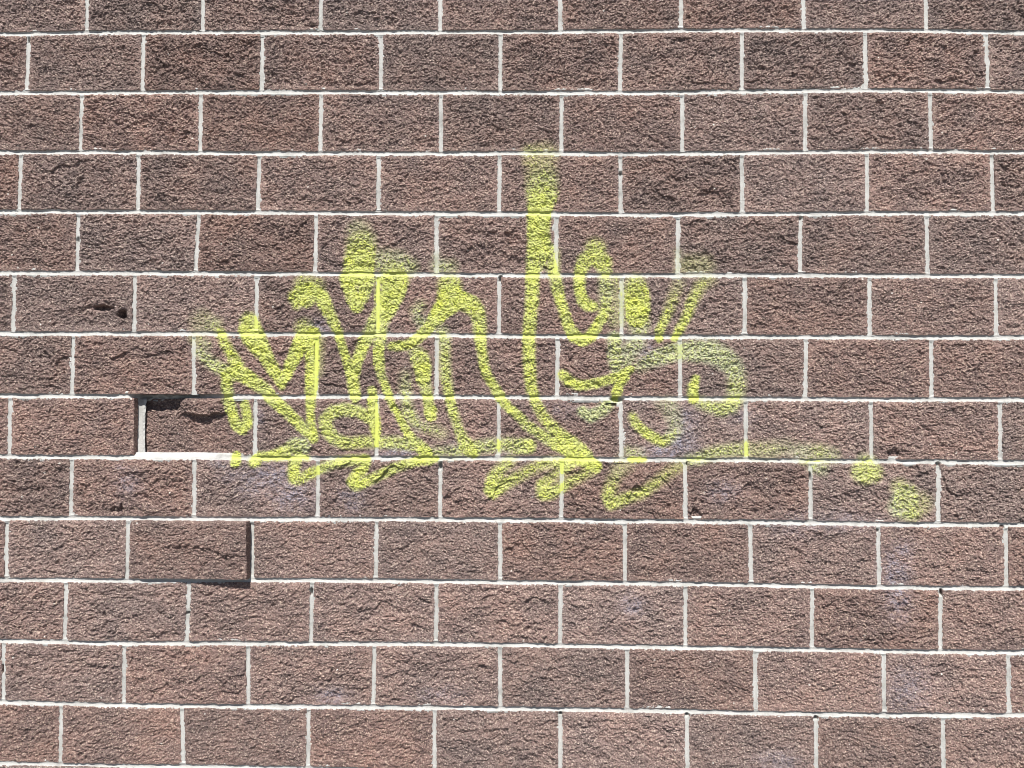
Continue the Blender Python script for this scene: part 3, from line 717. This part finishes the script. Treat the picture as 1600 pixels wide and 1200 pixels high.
BV = np.array([-16, -12, -9.6, -8.0, -6.2, -4.0, -1.6, 1.0, 3.6, 6.0, 8.0, 9.8, 12.5, 16.0])
for r in range(ROWS + 1):
    xs = np.arange(-2840, 2700, 4.2)
    v = BV[:, None]
    X = np.broadcast_to(xs[None, :], (len(BV), len(xs))).copy()
    zc = bed(r, xs)
    Z = zc[None, :] + v + 0.8 * perlin(X / 9.0, v / 9.0 + r * 13.0, 41)
    dep = 4.3 + 1.6 * perlin(xs / 70.0, np.full(xs.shape, r * 3.1), 42)[None, :]
    prof = -dep * (1 - np.clip(np.abs((v - 2.6) / np.where(v > 2.6, 8.0, 12.0)), 0, 1) ** 2.0)
    smear = 1.6 * perlin(X / 12.0, Z / 12.0, 43) + 1.5 * perlin(X / 60.0, Z / 60.0, 44)
    low = smooth(-6.5, -10.0, v)
    hi = smooth(6.6, 9.6, v)
    O = prof + low * (-0.6 + smear - 0.35 * np.clip(-v - 9, 0, 9)) + hi * (-2.2 + 3.2 * smooth(0.12, 0.5, perlin(X / 85.0, v / 40.0 + r * 5.1, 52)) + smear - 0.5 * np.clip(v - 9, 0, 9)) + 0.35 * perlin(X / 5.0, Z / 5.0, 45)
    if r == 8:                              # the set-back block of the eighth course: its joints run back with it
        k = smooth(-1330, -1280, X) * (1 - smooth(-1240, -930, X))
        O = O - k * (46 + 9 * perlin(X / 17.0, Z / 9.0, 61) + 7 * perlin(X / 50.0, Z / 20.0, 62))
    if r == 9:
        k = smooth(-1330, -1275, X) * (1 - smooth(-1270, -900, X))
        O = O - 22 * k * smooth(-1, 14, v)
    mortar_strip(X, O, Z)
HV = np.array([-14, -9.8, -7.6, -5.4, -2.8, 0, 2.8, 5.4, 7.6, 9.8, 14.0])
for r in range(ROWS):
    for xt, xb in H[r]:
        t = np.linspace(0, 1, 46)[:, None]
        v = HV[None, :]
        xm = np.array([(xt + xb) / 2.0])
        z1, z0 = float(bed(r, xm)[0]) - HB + 3.5, float(bed(r + 1, xm)[0]) + HB - 3.0
        X = xb + (xt - xb) * t + v * (1.0 + 0.12 * np.sin(t * 5 + xt))
        Z = np.broadcast_to(z0 + (z1 - z0) * t, X.shape).copy()
        X = X + 0.9 * perlin(v / 9.0 + xt * 1.7, Z / 9.0, 46) + 1.0 * perlin(np.full(X.shape, xt * 0.37), Z / 55.0, 47)
        dep = 4.4 + 1.3 * perlin(np.full(X.shape, xt * 0.61), Z / 60.0, 48)
        prof = -dep * (1 - np.clip(np.abs(v) / 9.2, 0, 1) ** 2)
        smear = 1.7 * perlin(X / 9.0, Z / 9.0, 49) + 1.2 * perlin(X / 50.0, Z / 50.0, 50)
        out = smooth(5.8, 9.2, np.abs(v))
        O = prof + out * (-1.4 + smear - 0.45 * np.clip(np.abs(v) - 7, 0, 9)) + 0.35 * perlin(X / 5.0, Z / 5.0, 51)
        O = O - 9 * smooth(0.965, 1.0, t) * (0.5 + 0.8 * float(hash01(np.array([xt]), np.array([r]), 3)[0]))
        if r == 8 and -1320 < xb < -1250:
            O = O - 25
            X = X + np.where(v > 0, 4.0, 0)
        if r == 10 and -930 < xb < -870:
            O = O - 3
        mortar_strip(X, O, Z)
me = make_mesh('mortar', np.concatenate(MV) / 1000, np.concatenate(MQ), (), MAT_MORTAR, dict(paint=np.concatenate(MP), tint=np.concatenate(MT)))
link('mortar', me, wall)

# ------------------------------------------------------------------ the sprayed tag, a film of paint lying on blocks and joints
tag = bpy.data.objects.new('graffiti', None)
COL.objects.link(tag)
tag.parent = wall
tag['label'] = 'yellow-green spray-painted graffiti tag across the middle of the wall'
for g in sorted(FILM):
    V, Q, P, T, R_, n = [], [], [], [], [], 0
    for v, q, p, t_, ro in FILM[g]:
        V.append(v); Q.append(q + n); P.append(p); T.append(t_); R_.append(ro); n += len(v)
    kind = 'underline' if g.startswith('under') else 'spray_spot' if g.startswith('spray') else 'stroke' if g.startswith('tick') else 'letter'
    me = make_mesh(kind, np.concatenate(V) / 1000, np.concatenate(Q), (), MAT_PAINT,
                   dict(paint=np.concatenate(P), tint=np.concatenate(T), rough=np.concatenate(R_)))
    o = link(kind, me, tag)

# ------------------------------------------------------------------ the pavement at the foot of the wall, below the frame
V = [(-40, -60, 0), (40, -60, 0), (40, 0.3, 0), (-40, 0.3, 0), (-40, -60, -0.2), (40, -60, -0.2), (40, 0.3, -0.2), (-40, 0.3, -0.2)]
Q = [(0, 1, 2, 3), (7, 6, 5, 4), (0, 4, 5, 1), (1, 5, 6, 2), (2, 6, 7, 3), (3, 7, 4, 0)]
pave = link('pavement', make_mesh('pavement', V, np.array(Q), (), MAT_PAVE))
pave['kind'] = 'structure'
pave['label'] = 'dark grey pavement running along the foot of the wall'
